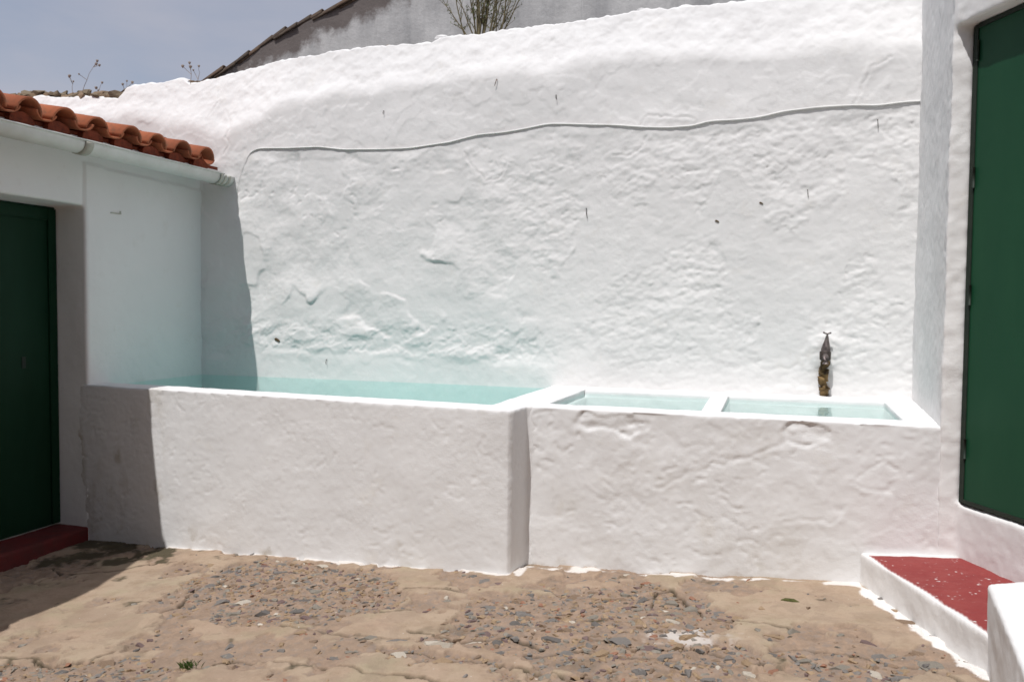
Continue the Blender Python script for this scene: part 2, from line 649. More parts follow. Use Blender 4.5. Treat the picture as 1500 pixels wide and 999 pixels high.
Z = GZ(X) + .012 * fbm(P, 1.1, 3, 61) + .0035 * fbm(P, 7, 4, 62)
Z += fine * (-.013 * eroded + eroded * (.020 * rub + .003 * bumpy) + (1 - eroded) * .007 * flakes(P, 2.2, 71, (-.2, .0, .2), .010, 5) - .024 * crack)
# spilled limewash along the feet of the tank, basin and step
foot = [[(-3.95, 4.64), (-1.417, 4.44)], [(-1.36, 4.45), (-1.36, 4.62), (.46, 4.60)], [(.46, 4.62), (.68, 4.02), (.84, 3.55)]]
fd = np.full(X.shape, 9.0)
for c in foot:
    fd = np.minimum(fd, seg_dist(X, Y, c))
lime = (1 - sstep(fd + .05 * fbm(P, 7, 4, 81), .008, .022)) * .85
lime3 = 1 - sstep(seg_dist(X, Y, foot[2]) + .045 * fbm(P, 6, 5, 82), .028, .042)
lime = np.maximum(lime, lime3)
smear = (1 - sstep(np.hypot((X + .33) / 1.7, Y - 3.76) + .10 * fbm(P, 10, 4, 83), .05, .12)) * .55
lime = np.maximum(lime, smear)
moss = sstep(1.3 * fbm(P, 5, 5, 91, .6) + 1.0 * (1 - sstep(np.hypot((X + 4.25) * .8, (Y - 4.5) * 1.3), .1, .75)) - .5, .0, .45)
moss = np.maximum(moss, (1 - sstep(cd, .0, .022)) * sstep(fbm(P, 5, 3, 92), .08, .3) * .7)
moss = np.maximum(moss, sstep(fbm(P, 3.0, 5, 95), .40, .6) * .3)
V = np.stack([X, Y, Z], 1)
me = mesh("ground", V, grid_faces(len(gy), len(gx)), M['floor'])
for nm, a in (('eroded', eroded), ('lime', lime), ('moss', moss * (1 - lime)), ('crack', crack * fine)):
    at = me.attributes.new(nm, 'FLOAT', 'POINT')
    at.data.foreach_set('value', a.astype(np.float32))
ground = part("ground", me, kind='structure')


def sample_field(F, x, y):
    i = np.clip(np.searchsorted(gx, x), 1, len(gx) - 1)
    j = np.clip(np.searchsorted(gy, y), 1, len(gy) - 1)
    return F.reshape(GX.shape)[j, i]


# stones bedded in the worn patches
def stone_mesh(k, flat, npts=13):
    r = random.Random(100 + k)
    bm = bmesh.new()
    for _ in range(npts):
        a, b = r.uniform(0, 2 * math.pi), r.uniform(-1, 1)
        q = math.sqrt(1 - b * b) * r.uniform(.75, 1)
        bm.verts.new((q * math.cos(a), q * math.sin(a) * r.uniform(.55, .8), b * flat))
    ret = bmesh.ops.convex_hull(bm, input=bm.verts)
    for g in ret['geom_interior']:
        if isinstance(g, bmesh.types.BMVert):
            bm.verts.remove(g)
    me = bpy.data.meshes.new("stone")
    bm.to_mesh(me)
    bm.free()
    return me


base_stones = [stone_mesh(k, .34 + .05 * (k % 4)) for k in range(14)]
stone_lib = {}


def stone_of(k, mi):
    if (k, mi) not in stone_lib:
        me = base_stones[k].copy()
        me.materials.append(SM[mi])
        stone_lib[(k, mi)] = me
    return stone_lib[(k, mi)]


weights = [15, 17, 20, 10, 24, 1.5, 22, 4]
placed = []


def add_stone(x, y, s, mi=None, rz=None, rise=.25):
    z = float(sample_field(Z, x, y))
    mi = rnd.choices(range(8), weights)[0] if mi is None else mi
    o = bpy.data.objects.new("stone", stone_of(rnd.randrange(14), mi))
    o.location = (x, y, z - s * .27 + .004 + rise * .010)
    o.rotation_euler = (rnd.gauss(0, .1), rnd.gauss(0, .1), rnd.gauss(.35, .5) if rz is None else rz)
    o.scale = (s, s * rnd.uniform(.7, 1.05), s * rnd.uniform(.7, 1.1))
    put(o, ground)
    placed.append((x, y, s))


for x, y, s, mi, rz in [(-1.43, 3.42, .085, 5, .3), (-1.62, 3.41, .075, 1, .2), (-1.78, 3.42, .07, 6, .1), (-1.55, 3.28, .05, 5, .2),
                        (-.62, 3.62, .075, 1, .1), (-.93, 3.6, .07, 0, -.1), (-.50, 3.32, .075, 0, -.3), (-.30, 3.98, .07, 6, .1),
                        (-.30, 3.88, .075, 1, 0), (-.42, 3.92, .045, 5, .3), (-2.62, 4.44, .05, 5, .4), (-2.72, 3.78, .06, 5, .6),
                        (-2.35, 3.72, .055, 0, .5), (-2.75, 3.57, .06, 0, .2), (-1.35, 3.93, .055, 1, .2), (-.55, 4.26, .06, 6, .2),
                        (-.70, 4.0, .055, 1, 0), (-.74, 3.82, .065, 0, .2), (-.05, 3.42, .06, 5, -.4), (.3, 3.55, .07, 6, -.4), (.42, 3.5, .06, 5, -.5)]:
    add_stone(x, y, s, mi, rz, .55)
tries = 0
while len(placed) < 288 and tries < 20000:
    tries += 1
    x, y = rnd.uniform(-3.5, .75), rnd.uniform(2.75, 4.6)
    if sample_field(core, x, y) < .75 and not (sample_field(eroded, x, y) > .3 and rnd.random() < .13):
        continue
    s = min(.10, max(.026, rnd.lognormvariate(-2.9, .36)))
    if any((x - a) ** 2 + (y - b) ** 2 < (.72 * (s + c)) ** 2 for a, b, c in placed):
        continue
    add_stone(x, y, s)
# the grit between them
gv, gf, gi = [], [], []
cnt = 0
r2 = random.Random(5)
proto = []
for k in range(14):
    me = base_stones[k]
    proto.append(([tuple(v.co) for v in me.vertices], [list(p.vertices) for p in me.polygons]))
while cnt < 3800:
    x, y = r2.uniform(-3.6, .8), r2.uniform(2.7, 4.62)
    if sample_field(core, x, y) < .4 and r2.random() > (.16 if sample_field(eroded, x, y) > .25 else .01):
        continue
    cnt += 1
    s = r2.uniform(.006, .013) if r2.random() < .5 else r2.uniform(.013, .030)
    z = float(sample_field(Z, x, y)) - s * .05
    a = r2.uniform(0, 6.28)
    ca, sa = math.cos(a) * s, math.sin(a) * s
    pv, pf = proto[r2.randrange(14)]
    b = len(gv)
    gv += [(x + p[0] * ca - p[1] * sa, y + p[0] * sa + p[1] * ca, z + p[2] * s) for p in pv]
    gf += [[b + i for i in q] for q in pf]
    gi += [r2.choices(range(8), [7, 12, 22, 8, 32, 1.5, 22, 5])[0]] * len(pf)
part("grit", mesh("grit", gv, gf, SM, False, gi), ground, kind='stuff')

# ------------------------------------------------------------------ boundary wall
YB = 5.95
TOPX = [-9, -7.06, -6.56, -6.0, -5.62, -5.54, -5.35, -5.0, -4.93, -4.74, -4.46, -4.05, -3.4, -3.03, -2.6, -2.55, -2.2, -1.67, -1.15, -.95, -.65, -.18, .27, .91, 2.2]
TOPZ = [3.49, 3.47, 3.45, 3.41, 3.37, 3.476, 3.481, 3.52, 3.475, 3.484, 3.544, 3.598, 3.635, 3.636, 3.630, 3.655, 3.66, 3.671, 3.692, 3.722, 3.702, 3.702, 3.693, 3.659, 3.62]
CRX = [-9, -5.36, -4.8, -4.44, -3.97, -3.34, -2.74, -2.28, -1.63, -1.12, -.63, -.17, .27, .9, 2.2]
CRZ = [3.2, 3.2, 3.05, 2.98, 3.15, 3.225, 3.27, 3.30, 3.31, 3.33, 3.327, 3.275, 3.275, 3.245, 3.24]
CABLE = [(-4.353, 2.463), (-4.278, 2.66), (-4.19, 2.815), (-4.103, 2.839), (-3.829, 2.826), (-3.542, 2.823), (-3.324, 2.79), (-2.96, 2.773), (-2.724, 2.772), (-2.38, 2.802), (-2.157, 2.847), (-1.965, 2.852), (-1.751, 2.876), (-1.608, 2.898), (-1.36, 2.879), (-1.107, 2.859), (-.91, 2.834), (-.74, 2.819), (-.526, 2.821), (-.461, 2.846), (-.249, 2.843), (-.114, 2.849), (.064, 2.884), (.281, 2.898), (.494, 2.898), (.661, 2.887), (.783, 2.901), (.93, 2.902)]
CABX = [c[0] for c in CABLE[2:]]
CABZ = [c[1] for c in CABLE[2:]]
WALL_CRACKS = [
    [(-4.5, 3.2), (-4.42, 3.1), (-4.40, 3.02), (-4.43, 2.95), (-4.40, 2.88), (-4.45, 2.80)],
    [(-2.27, 2.72), (-2.2, 2.6), (-2.1, 2.5), (-1.98, 2.52), (-1.93, 2.62)],
    [(-1.13, 2.66), (-1.02, 2.63), (-.93, 2.68), (-.88, 2.76)],
    [(-.92, 2.84), (-.87, 2.92), (-.72, 2.9), (-.55, 2.88)],
    [(.50, 2.9), (.56, 3.05), (.6, 3.14), (.72, 3.2)],
    [(-4.62, 3.4), (-4.58, 3.28), (-4.63, 3.15)],
]


def wall_out(x, z):
    """how far the plaster stands out from the plane of the wall (towards the yard)"""
    P = np.stack([x, np.full_like(x, .5), z], 1)
    zc = np.interp(x, CRX, CRZ) + .035 * fbm(P, 2.5, 4, 3)
    zk = np.interp(x, CABX, CABZ)
    tilt = -np.maximum(z - zc + .04, 0) * sstep(z - zc, -.10, .14) * .34
    below = sstep(zk - z, -.02, .10)
    band = sstep(1.11 + .10 * fbm(P, 2, 4, 5) - z, -.03, .04) * (1 - .6 * sstep(x, -1.6, -1.2))
    right = sstep(x, -2.6, -1.4)
    patches = sstep(fbm(P, 1.5, 4, 8), .02, .09)
    rough = below * (1 - band) * (1 - .7 * patches)
    S = np.stack([x * .8 + z * .35, np.zeros_like(x), z * 1.25 - x * .3], 1)
    d = .022 * fbm(P, .8, 3, 1)
    d = d + rough * (1 - .6 * right) * (.028 * fbm(P, 1.8, 3, 14) + .005 * flakes(P, 3.4, 15) - .005 * dents(S, 5, 48))
    d = d + rough * (.35 + .65 * right) * (.0042 * (ridged(S, 4.6, 5, 17) - .5) + .0050 * flakes(S, 6, 19, (-.2, -.05, .1, .25), .022, 5) + .0044 * fbm(S, 21, 3, 20) - .0040 * dents(S, 6.5, 46) - .0035 * dents(S, 11, 47))
    # eroded ledges above the smooth band beside the tank
    led = sstep(z, 1.12, 1.18) * (1 - sstep(z, 1.30, 1.50)) * sstep(-x, 1.0, 1.9) * (1 - sstep(-x, 4.2, 4.6))
    d = d + led * (.014 * flakes(S, 3.4, 25, (-.2, .0, .2), .025, 5) + .006 * (ridged(S, 6.5, 4, 26) - .5))
    d = d + .0025 * band
    up = sstep(z - zc, -.05, .1)
    d = d + up * (.013 * fbm(P, 2.2, 4, 28) + .005 * fbm(P, 12, 3, 29) + .004 * flakes(P, 4, 34, (-.15, .1), .02))
    mid = (1 - below) * (1 - up)
    d = d + mid * (.007 * fbm(P, 2.0, 3, 30) + .0045 * flakes(P, 1.9, 33, (-.12, .14), .012))
    d = d + .0022 * flakes(P, 8, 36, (-.1, .12), .03)
    # limewash skin between cable and rough field ends in a broken lip
    d = d + .003 * (1 - sstep(zk - z + .10 * fbm(P, 3, 4, 37), .06, .10)) * (1 - up) * sstep(x, -4.3, -4.1)
    ck = np.full(x.shape, 9.0)
    jx, jz = x + .02 * fbm(P, 14, 3, 38), z + .02 * fbm(P, 14, 3, 39)
    for c in WALL_CRACKS:
        ck = np.minimum(ck, seg_dist(jx, jz, c))
    d = d - .005 * (1 - sstep(ck, .0, .011)) + .003 * (1 - sstep(ck, .012, .05))
    # mortar daubed round the tap
    rt = np.hypot((x - .36), (z - 1.27) * .8) + .02 * fbm(P, 8, 3, 40)
    d = d + .022 * (1 - sstep(rt, .04, .15)) * (1 + .4 * fbm(P, 16, 3, 44))
    return d + tilt


xs = np.concatenate([np.arange(-9, -7, .1), np.arange(-7, 1.0, .0095), np.arange(1.0, 2.2, .1)])
tv = np.concatenate([np.linspace(0, .25, 6)[:-1], np.linspace(.25, 1, 310)])
GXw, GTw = np.meshgrid(xs, tv)
xw = GXw.ravel()
topz = np.interp(xw, TOPX, TOPZ)
Pt = np.stack([xw, np.zeros_like(xw), np.zeros_like(xw)], 1)
topz = topz + .022 * fbm(Pt, 5, 4, 2) + .010 * fbm(Pt, 18, 2, 4)
zw = -.4 + GTw.ravel() * (topz + .4)
yw = YB - wall_out(xw, zw)
front = np.stack([xw, yw, zw], 1)
nx, ny = len(xs), len(tv)
# rough top and plain back
tx = xs
tz = front.reshape(ny, nx, 3)[-1, :, 2]
ty = front.reshape(ny, nx, 3)[-1, :, 1]
rows = [front.reshape(ny, nx, 3)]
for dy, dz in ((.03, .012), (.10, .02), (.20, .015), (.30, -.01), (.34, -.05)):
    q = np.stack([tx, ty + dy, tz + dz], 1)
    q[:, 2] += .018 * fbm(q, 6, 3, 6)
    rows.append(q[None])
q = np.stack([tx, ty + .36, np.full_like(tx, -.4)], 1)
rows.append(q[None])
A = np.concatenate(rows, 0)
bwall = part("boundary_wall", mesh("boundary_wall", A.reshape(-1, 3), grid_faces(A.shape[0], nx), M['wash']),
             label="tall lumpy whitewashed boundary wall behind the water tank and basins", cat="wall")


def wall_y(x, z):
    return float(YB - wall_out(np.array([float(x)]), np.array([float(z)]))[0])


# rubble showing on top of the wall above the tiled roof, each stone a piece of the wall
rr = random.Random(12)
for k in range(78):
    x = -7.3 + 1.72 * (k / 77) + rr.uniform(-.03, .03)
    s = rr.uniform(.05, .095)
    me = base_stones[rr.randrange(14)].copy()
    me.materials.append(M['wall_stone'] if rr.random() < .7 else M['mud'])
    o = bpy.data.objects.new("stone", me)
    zz = float(np.interp(x, TOPX, TOPZ))
    o.location = (x, wall_y(x, zz) + rr.uniform(.03, .16), zz + rr.uniform(.0, .045))
    o.scale = (s * 1.3, s, s * rr.uniform(1.0, 1.7))
    o.rotation_euler = (rr.uniform(-.3, .3), rr.uniform(-.3, .3), rr.uniform(-.6, .6))
    put(o, bwall)
for x, dz, s in [(-4.95, .0, .05), (-4.86, .0, .045), (-4.76, .0, .04), (-4.66, .0, .04), (-4.55, -.005, .04), (-3.02, 0, .03), (-2.56, .02, .045), (-.95, .0, .05), (-.6, .0, .05), (-.42, 0, .04), (-4.4, .0, .035), (-4.2, .0, .035)]:
    me = base_stones[rr.randrange(14)].copy()
    me.materials.append(M['mud'] if x < -2.9 else M['wash'])
    o = bpy.data.objects.new("stone", me)
    zz = float(np.interp(x, TOPX, TOPZ))
    o.location = (x, wall_y(x, zz) + .06, zz + dz + .01)
    o.scale = (s * 1.4, s, s)
    put(o, bwall)

# cable
cp = []
for (x0, z0), (x1, z1) in zip(CABLE[:-1], CABLE[1:]):
    n = max(2, int(math.hypot(x1 - x0, z1 - z0) / .03))
    for k in range(n):
        cp.append((x0 + (x1 - x0) * k / n, z0 + (z1 - z0) * k / n))
cp.append(CABLE[-1])
ca = np.array(cp)
for _ in range(3):
    ca[1:-1] = (ca[:-2] + 2 * ca[1:-1] + ca[2:]) / 4
yc = YB - wall_out(ca[:, 0].copy(), ca[:, 1].copy())
for _ in range(8):
    yc[1:-1] = np.minimum(yc[1:-1], (yc[:-2] + 2 * yc[1:-1] + yc[2:]) / 4)
Pn = np.stack([ca[:, 0], 0 * yc, ca[:, 1]], 1)
rad = (.0052 + .0015 * sstep(ca[:, 0], -1.3, -.6) * (1 + 1.0 * fbm(Pn, 4, 2, 77)) - .004 * (1 - sstep(ca[:, 0], -4.25, -4.1))).tolist()
v, f = tube([(a, y - .004, b) for (a, b), y in zip(ca, yc)], rad, 8)
part("cable", mesh("cable", v, f, M['cable']), label="white painted cable sagging across the tall boundary wall", cat="cable")

# nails and scraps on the wall
NAILS = [(-2.954, 3.074, .03, 0, "short iron nail below the bright coping, left one of two close together"),
         (-1.546, 3.101, .035, .1, "dark nail in the smooth plaster just above the cable's high point"),
         (-2.01, 3.25, .05, -.3, "rusty bent nail at the foot of the bright coping"),
         (-1.313, 2.267, .075, .12, "long thin nail hanging in the rough middle of the tall wall"),
         (.221, 2.35, .055, .1, "thin grey nail in the rough plaster above the tap"),
         (-3.469, 1.09, .04, .05, "small nail in the smooth band just above the tank water"),
         (.648, 2.797, .06, .06, "nail just under the cable near the right house")]
for x, z, L, a, lab in NAILS:
    y = wall_y(x, z)
    v, f = tube([(x, y + .01, z), (x, y - .012, z), (x + L * math.sin(a) * .4, y - .018, z - L * .5), (x + L * math.sin(a), y - .014, z - L)], [.003, .003, .003, .002], 6)
    part("nail", mesh("nail", v, f, M['rust'] if a < 0 else M['dark_iron']), label=lab, cat="nail")
for x, z, s, lab in [(-3.94, 1.242, .024, "dark hole with a scrap of debris in the wall above the tank"),
                     (-.079, 2.267, .012, "dark brown speck of debris stuck to the rough wall, higher of two"),
                     (-.374, 2.151, .013, "dark brown speck of debris stuck to the rough wall, lower of two")]:
    y = wall_y(x, z)
    me = base_stones[5].copy()
    me.materials.append(M['hole'])
    o = part("debris_scrap", me, label=lab, cat="debris")
    o.location = (x, y - .002, z)
    o.scale = (s * 1.4, s * .7, s * 1.5)
    o.rotation_euler = (0, .5, 0)

# ------------------------------------------------------------------ water tank and washing basins
RIM = .95
TF0, TF1 = (-4.80, 4.705), (-1.417, 4.44)          # line of the tank front


def tank_front_y(x):
    return TF0[1] + (TF1[1] - TF0[1]) * (x - TF0[0]) / (TF1[0] - TF0[0])


def tank_disp(P, N):
    side = 1 - np.clip(np.abs(N[:, 2]), 0, 1)
    out = (P[:, 1] < 4.72) | (P[:, 0] > -1.4)
    d = .009 * fbm(P, 1.2, 3, 101) + .0015 * fbm(P, 6, 4, 102) + .0026 * flakes(P, 3.6, 103, (-.25, -.05, .15, .35), .012, 5)
    S = np.stack([P[:, 0] * .7 + P[:, 2] * .5, P[:, 1], P[:, 2] * 1.3 - P[:, 0] * .35], 1)
    d -= .0028 * dents(S, 8, 107) + .0018 * dents(S, 13, 108)
    d += .0010 * (ridged(S, 8, 3, 104) - .5)
    d += .0009 * fbm(P, 26, 3, 105)
    return d * np.where(out, side, .25) + .0035 * fbm(P, 5, 3, 106) * (1 - side)


def tank_paint(c, n):
    ins = (c[:, 1] > np.array(tank_front_y(c[:, 0])) + .16) & (c[:, 0] < -1.5) & (c[:, 2] < RIM - .045)
    return np.where(ins & (c[:, 2] > .1), 1, 0)


T = []
a0, a1 = (-4.82, tank_front_y(-4.82)), (-1.417, 4.44)
T.append(([a0, a1, (-1.39, 4.655), (-4.82, tank_front_y(-4.82) + .215)], -.35, RIM))
T.append(([(-1.60, 4.5), (-1.40, 4.46), (-1.37, 4.655), (-1.29, 4.68), (-1.255, 6.0), (-1.555, 6.0)], -.35, RIM))
T.append((rect(-4.82, -1.45, 4.75, 6.02), -.35, .32))


def stain_attr(o, fn):
    me = o.data
    c = np.empty(len(me.vertices) * 3)
    me.vertices.foreach_get('co', c)
    c = c.reshape(-1, 3)
    at = me.attributes.new('stain', 'FLOAT', 'POINT')
    at.data.foreach_set('value', np.clip(fn(c), 0, 1).astype(np.float32))


def tank_stain(c):
    V = np.stack([c[:, 0] * 5, c[:, 1] * 0, c[:, 2] * 1.2], 1)
    left = (1 - sstep(c[:, 0], -4.2, -3.8)) * (c[:, 1] < 4.74)
    return left * (.45 * sstep(fbm(V, 1, 4, 201), -.05, .4) + .5 * sstep(fbm(c, 5, 5, 202), .30, .6)) + .5 * sstep(fbm(c, 6, 5, 203), .36, .6) * (1 - sstep(c[:, 2] - GZ(c[:, 0]), .05, .22))


def basin_stain(c):
    return .14 * sstep(fbm(c, 2.6, 5, 204), .18, .5) * (c[:, 2] < .9) * (c[:, 1] < 4.72) + .3 * sstep(fbm(c, 7, 5, 205), .30, .5) * (1 - sstep(c[:, 2] - GZ(c[:, 0]), .03, .16)) * (c[:, 1] < 4.72)


tank = thing("water_tank", (-3.1, 5.2, 0), "long white masonry water tank filled with turquoise water", "water tank")
plaster("tank_wall", T, .0110, tank_disp, [M['wash_warm'], M['teal']], tank_paint, tank, 1)
stain_attr(tank.children[0], tank_stain)


def basin_disp(P, N):
    side = 1 - np.clip(np.abs(N[:, 2]), 0, 1)
    out = P[:, 1] < 4.70
    S = np.stack([P[:, 0] * .7 + P[:, 2] * .5, P[:, 1], P[:, 2] * 1.2 - P[:, 0] * .35], 1)
    d = .012 * fbm(P, 1.3, 3, 111) + .0075 * flakes(P, 2.4, 112, (-.25, -.08, .1, .3), .010, 5) - .0045 * dents(S, 7, 122) - .002 * dents(S, 12, 123)
    d += .0018 * (ridged(S, 5, 5, 113) - .5) + .0010 * fbm(P, 26, 3, 114)
    for bx, bz, rx, rz, dep in ((-.85, .875, .24, .09, .004), (.22, .885, .20, .07, .0045), (-.5, .60, .45, .3, .002)):
        q = np.hypot((P[:, 0] - bx) / rx, (P[:, 2] - bz) / rz) + .9 * fbm(P, 5, 5, 115)
        k = 1 - sstep(q, .55, .75)
        d -= k * (dep + .010 * (flakes(S, 9, 116, (-.2, .0, .2), .03) + .5) * (dep > .003))
    for pts in ([(-1.34, .90), (-1.27, .935), (-1.18, .93)], [(-.9, .55), (-.84, .48)], [(-.6, .52), (-.46, .60), (-.40, .68)],
                [(-.2, .70), (.02, .78), (.12, .83), (.3, .81)], [(.1, .40), (.33, .42), (.4, .5)], [(.42, .62), (.62, .60), (.66, .48)]):
        dd = seg_dist(P[:, 0] + .03 * fbm(P, 9, 3, 117), P[:, 2] + .03 * fbm(P, 9, 3, 118), pts)
        d += -.0035 * (1 - sstep(dd, 0, .014)) + .0035 * (1 - sstep(dd, .01, .05)) * (.4 + fbm(P, 5, 2, 120))
    return d * np.where(out, side, .2) + (.0035 * fbm(P, 5, 3, 119) + .008 * np.minimum(flakes(P, 6, 121, (-.2, .0), .02), 0) * (P[:, 1] < 4.72)) * (1 - side)


def basin_paint(c, n):
    ins = (c[:, 1] > 4.80) & (c[:, 1] < 5.78) & (c[:, 0] > -1.33) & (c[:, 0] < .75) & (c[:, 2] < RIM - .045)
    return np.where(ins, 1, 0)


Bp = [([(-1.40, 4.665), (.95, 4.622), (.95, 4.855), (-1.40, 4.855)], -.3, RIM - .001), (rect(-1.262, .93, 5.745, 6.0), -.3, RIM - .001),
      (rect(-.375, -.262, 4.7, 5.9), -.3, RIM - .001),
      ([(.695, 4.7), (.95, 4.7), (.95, 5.95), (.715, 5.95)], -.3, RIM - .001), (rect(-1.27, .8, 4.7, 5.9), -.3, .50),
      ([(-1.40, 4.72), (-1.25, 4.72), (-1.25, 5.9), (-1.40, 5.9)], -.3, .90)]
basin = thing("washing_basins", (-.25, 5.2, 0), "pair of white masonry washing basins with a low divider under the tap", "washing basin")
plaster("basin_wall", Bp, .0110, basin_disp, [M['wash_warm'], M['pale_teal']], basin_paint, basin, 1)
stain_attr(basin.children[0], basin_stain)


def water(x0, x1, y0, y1, z, mt):
    nx_, ny_ = 60, 30
    gx_, gy_ = np.meshgrid(np.linspace(x0, x1, nx_), np.linspace(y0, y1, ny_))
    return part("water", mesh("water", np.stack([gx_.ravel(), gy_.ravel(), np.full(gx_.size, z)], 1), grid_faces(ny_, nx_), mt), kind='structure')


water(-4.75, -1.5, 4.74, 5.99, RIM - .022, M['water'])
water(-1.32, -.33, 4.80, 5.80, RIM - .028, M['water_pale'])
water(-.31, .76, 4.80, 5.80, RIM - .028, M['water_pale'])

# ------------------------------------------------------------------ tap
TX = .362
ty0 = wall_y(TX, 1.24)
tap = thing("water_tap", (TX, ty0, 1.2), "tarnished old tap with a small crossbar handle over the right basin", "tap")
yb = ty0 - .055
v, f = join(tube([(TX - .004, ty0 + .03, 1.232), (TX - .006, yb - .01, 1.232)], [.024, .024], 10),
            tube([(TX - .006, yb, 1.195), (TX - .006, yb, 1.205), (TX - .006, yb, 1.255), (TX - .006, yb, 1.262)], [.026, .037, .038, .028], 10))
part("tap_body", mesh("tap_body", v, f, M['dark_iron']), tap)
v, f = tube([(TX - .004, yb, 1.258), (TX - .004, yb, 1.268), (TX - .002, yb, 1.30), (TX + .001, yb, 1.335), (TX + .003, yb, 1.362)], [.030, .032, .024, .014, .009], 10)
part("bonnet", mesh("bonnet", v, f, M['brass']), tap)
v, f = join(tube([(TX + .003, yb, 1.355), (TX + .004, yb, 1.378)], [.006, .006], 8),
            tube([(TX - .022, yb + .004, 1.386), (TX - .010, yb, 1.380), (TX + .004, yb, 1.376), (TX + .018, yb - .002, 1.381), (TX + .028, yb - .004, 1.384)], [.006, .0055, .0065, .0055, .006], 8))
part("handle", mesh("handle", v, f, M['brass']), tap)
v, f = tube([(TX - .006, yb - .015, 1.228), (TX - .007, yb - .05, 1.226), (TX - .008, yb - .068, 1.212), (TX - .008, yb - .072, 1.188), (TX - .008, yb - .072, 1.178)], [.02, .018, .018, .018, .02], 10)
part("spout", mesh("spout", v, f, M['brass']), tap)
pts, rads = [], []
rp = random.Random(4)
for k in range(22):
    z = 1.20 - .255 * k / 21
    x = TX - .010 + .008 * math.sin(k * .9) + (.012 if k > 17 else 0)
    pts.append((x, wall_y(TX, z) - .012 - .006 * rp.random(), z))
    rads.append(  .020 + .012 * rp.random() + (.009 if k % 5 in (1, 2) else 0))
v, f = tube(pts, rads, 10)
part("supply_pipe", mesh("supply_pipe", v, f, M['lime_crust']), tap, label="rust and lime crusted pipe below the tap")

# ------------------------------------------------------------------ outbuilding on the left
FX = -4.70
ob = thing("tiled_outbuilding", (-5.6, 4.6, -.2), "small white outbuilding with red tile eave, white gutter and green door", "building")


def fac_disp(P, N):
    d = .008 * fbm(P, 1.5, 3, 131) + .003 * fbm(P, 7, 3, 132) + .0022 * flakes(P, 4, 133, (-.2, .05, .3), .02) + .001 * fbm(P, 26, 3, 134)
    zt = 2.535 - .02 * np.abs(P[:, 1] - 4.72) / 1.0
    pan = sstep(P[:, 1] + .012 * fbm(P, 7, 3, 135), 4.695, 4.705) * (1 - sstep(P[:, 2] + .012 * fbm(P, 6, 3, 136), zt - .005, zt + .005)) * (N[:, 0] > .5)
    return d * .8 + .012 * pan


W = [(rect(-6.1, FX, 4.70, 6.0), -.4, 2.64),            # pier beside the tank
     (rect(-6.1, FX, 3.70, 4.74), 2.235, 2.64),         # lintel zone over the door
     (rect(-6.1, -4.99, 3.60, 4.74), -.4, 2.64),
     (rect(-6.1, FX, 3.2, 3.72), -.4, 2.64)]
plaster("wall", W, .0135, fac_disp, M['wash_grey'], None, ob)
v, f = [], []
prism(v, f, [(-4.455, 3.32), (-4.10, 2.36), (-4.06, -1.9), (-7.3, -1.9), (-7.3, 3.32)], -.4, 2.72)  # added out of view, bent to shape the shadow edge on the floor
prism(v, f, [(-7.3, -1.905), (2.9, -1.905), (2.9, -5.5), (-7.3, -5.5)], -.4, 5.4)
prism(v, f, rect(-7.29, -4.45, -1.9, .9), 2.73, 5.3)  # this and the block behind the camera are added to cut skylight
part("unseen_shade_blocks", mesh("unseen_shade_blocks", v, f, M['shade_block'], False), ob)
# cornice under the tiles, white board
v, f = boxvf(FX - .05, -4.475, 3.0, 5.90, 2.60, 2.662)
part("eave_board", mesh("eave_board", v, f, M['wash_grey'], False), ob)
# green door
dx = -4.965
v, f = boxvf(dx - .04, dx, 3.74, 4.695, -.075, 2.225)
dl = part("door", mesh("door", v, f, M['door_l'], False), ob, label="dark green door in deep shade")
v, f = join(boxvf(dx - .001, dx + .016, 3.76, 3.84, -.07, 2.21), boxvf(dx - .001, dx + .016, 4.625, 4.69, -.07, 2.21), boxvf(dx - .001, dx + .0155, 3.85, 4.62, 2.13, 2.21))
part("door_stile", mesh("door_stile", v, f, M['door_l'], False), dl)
v, f = boxvf(dx, dx + .005, 4.40, 4.43, 1.08, 1.16)
part("lock_plate", mesh("lock_plate", v, f, M['door_edge'], False), dl)


def thr_disp(P, N):
    return .006 * fbm(P, 4, 4, 141)


plaster("threshold", [(rect(-5.0, -4.70, 3.6, 4.715), -.35, -.088)], .012, thr_disp, M['dull_red'], None, ob, label="dull red painted door threshold")

# roof: deck and barrel tiles
PIT = math.tan(R(13.5))
EX, EZ = -4.38, 2.678
v, f = [], []
yl, yr = 2.6, 5.90
v += [(EX - .10, yl, EZ + .10 * PIT - .012), (EX - .10, yr, EZ + .10 * PIT - .012), (-7.35, yr, EZ + 2.975 * PIT - .012), (-7.35, yl, EZ + 2.975 * PIT - .012)]
v += [(a, b, c - .06) for a, b, c in v]
f += [[0, 1, 2, 3], [7, 6, 5, 4], [0, 4, 5, 1], [1, 5, 6, 2], [2, 6, 7, 3], [3, 7, 4, 0]]
roof = part("roof", mesh("roof", v, f, M['mortar'], False), ob)


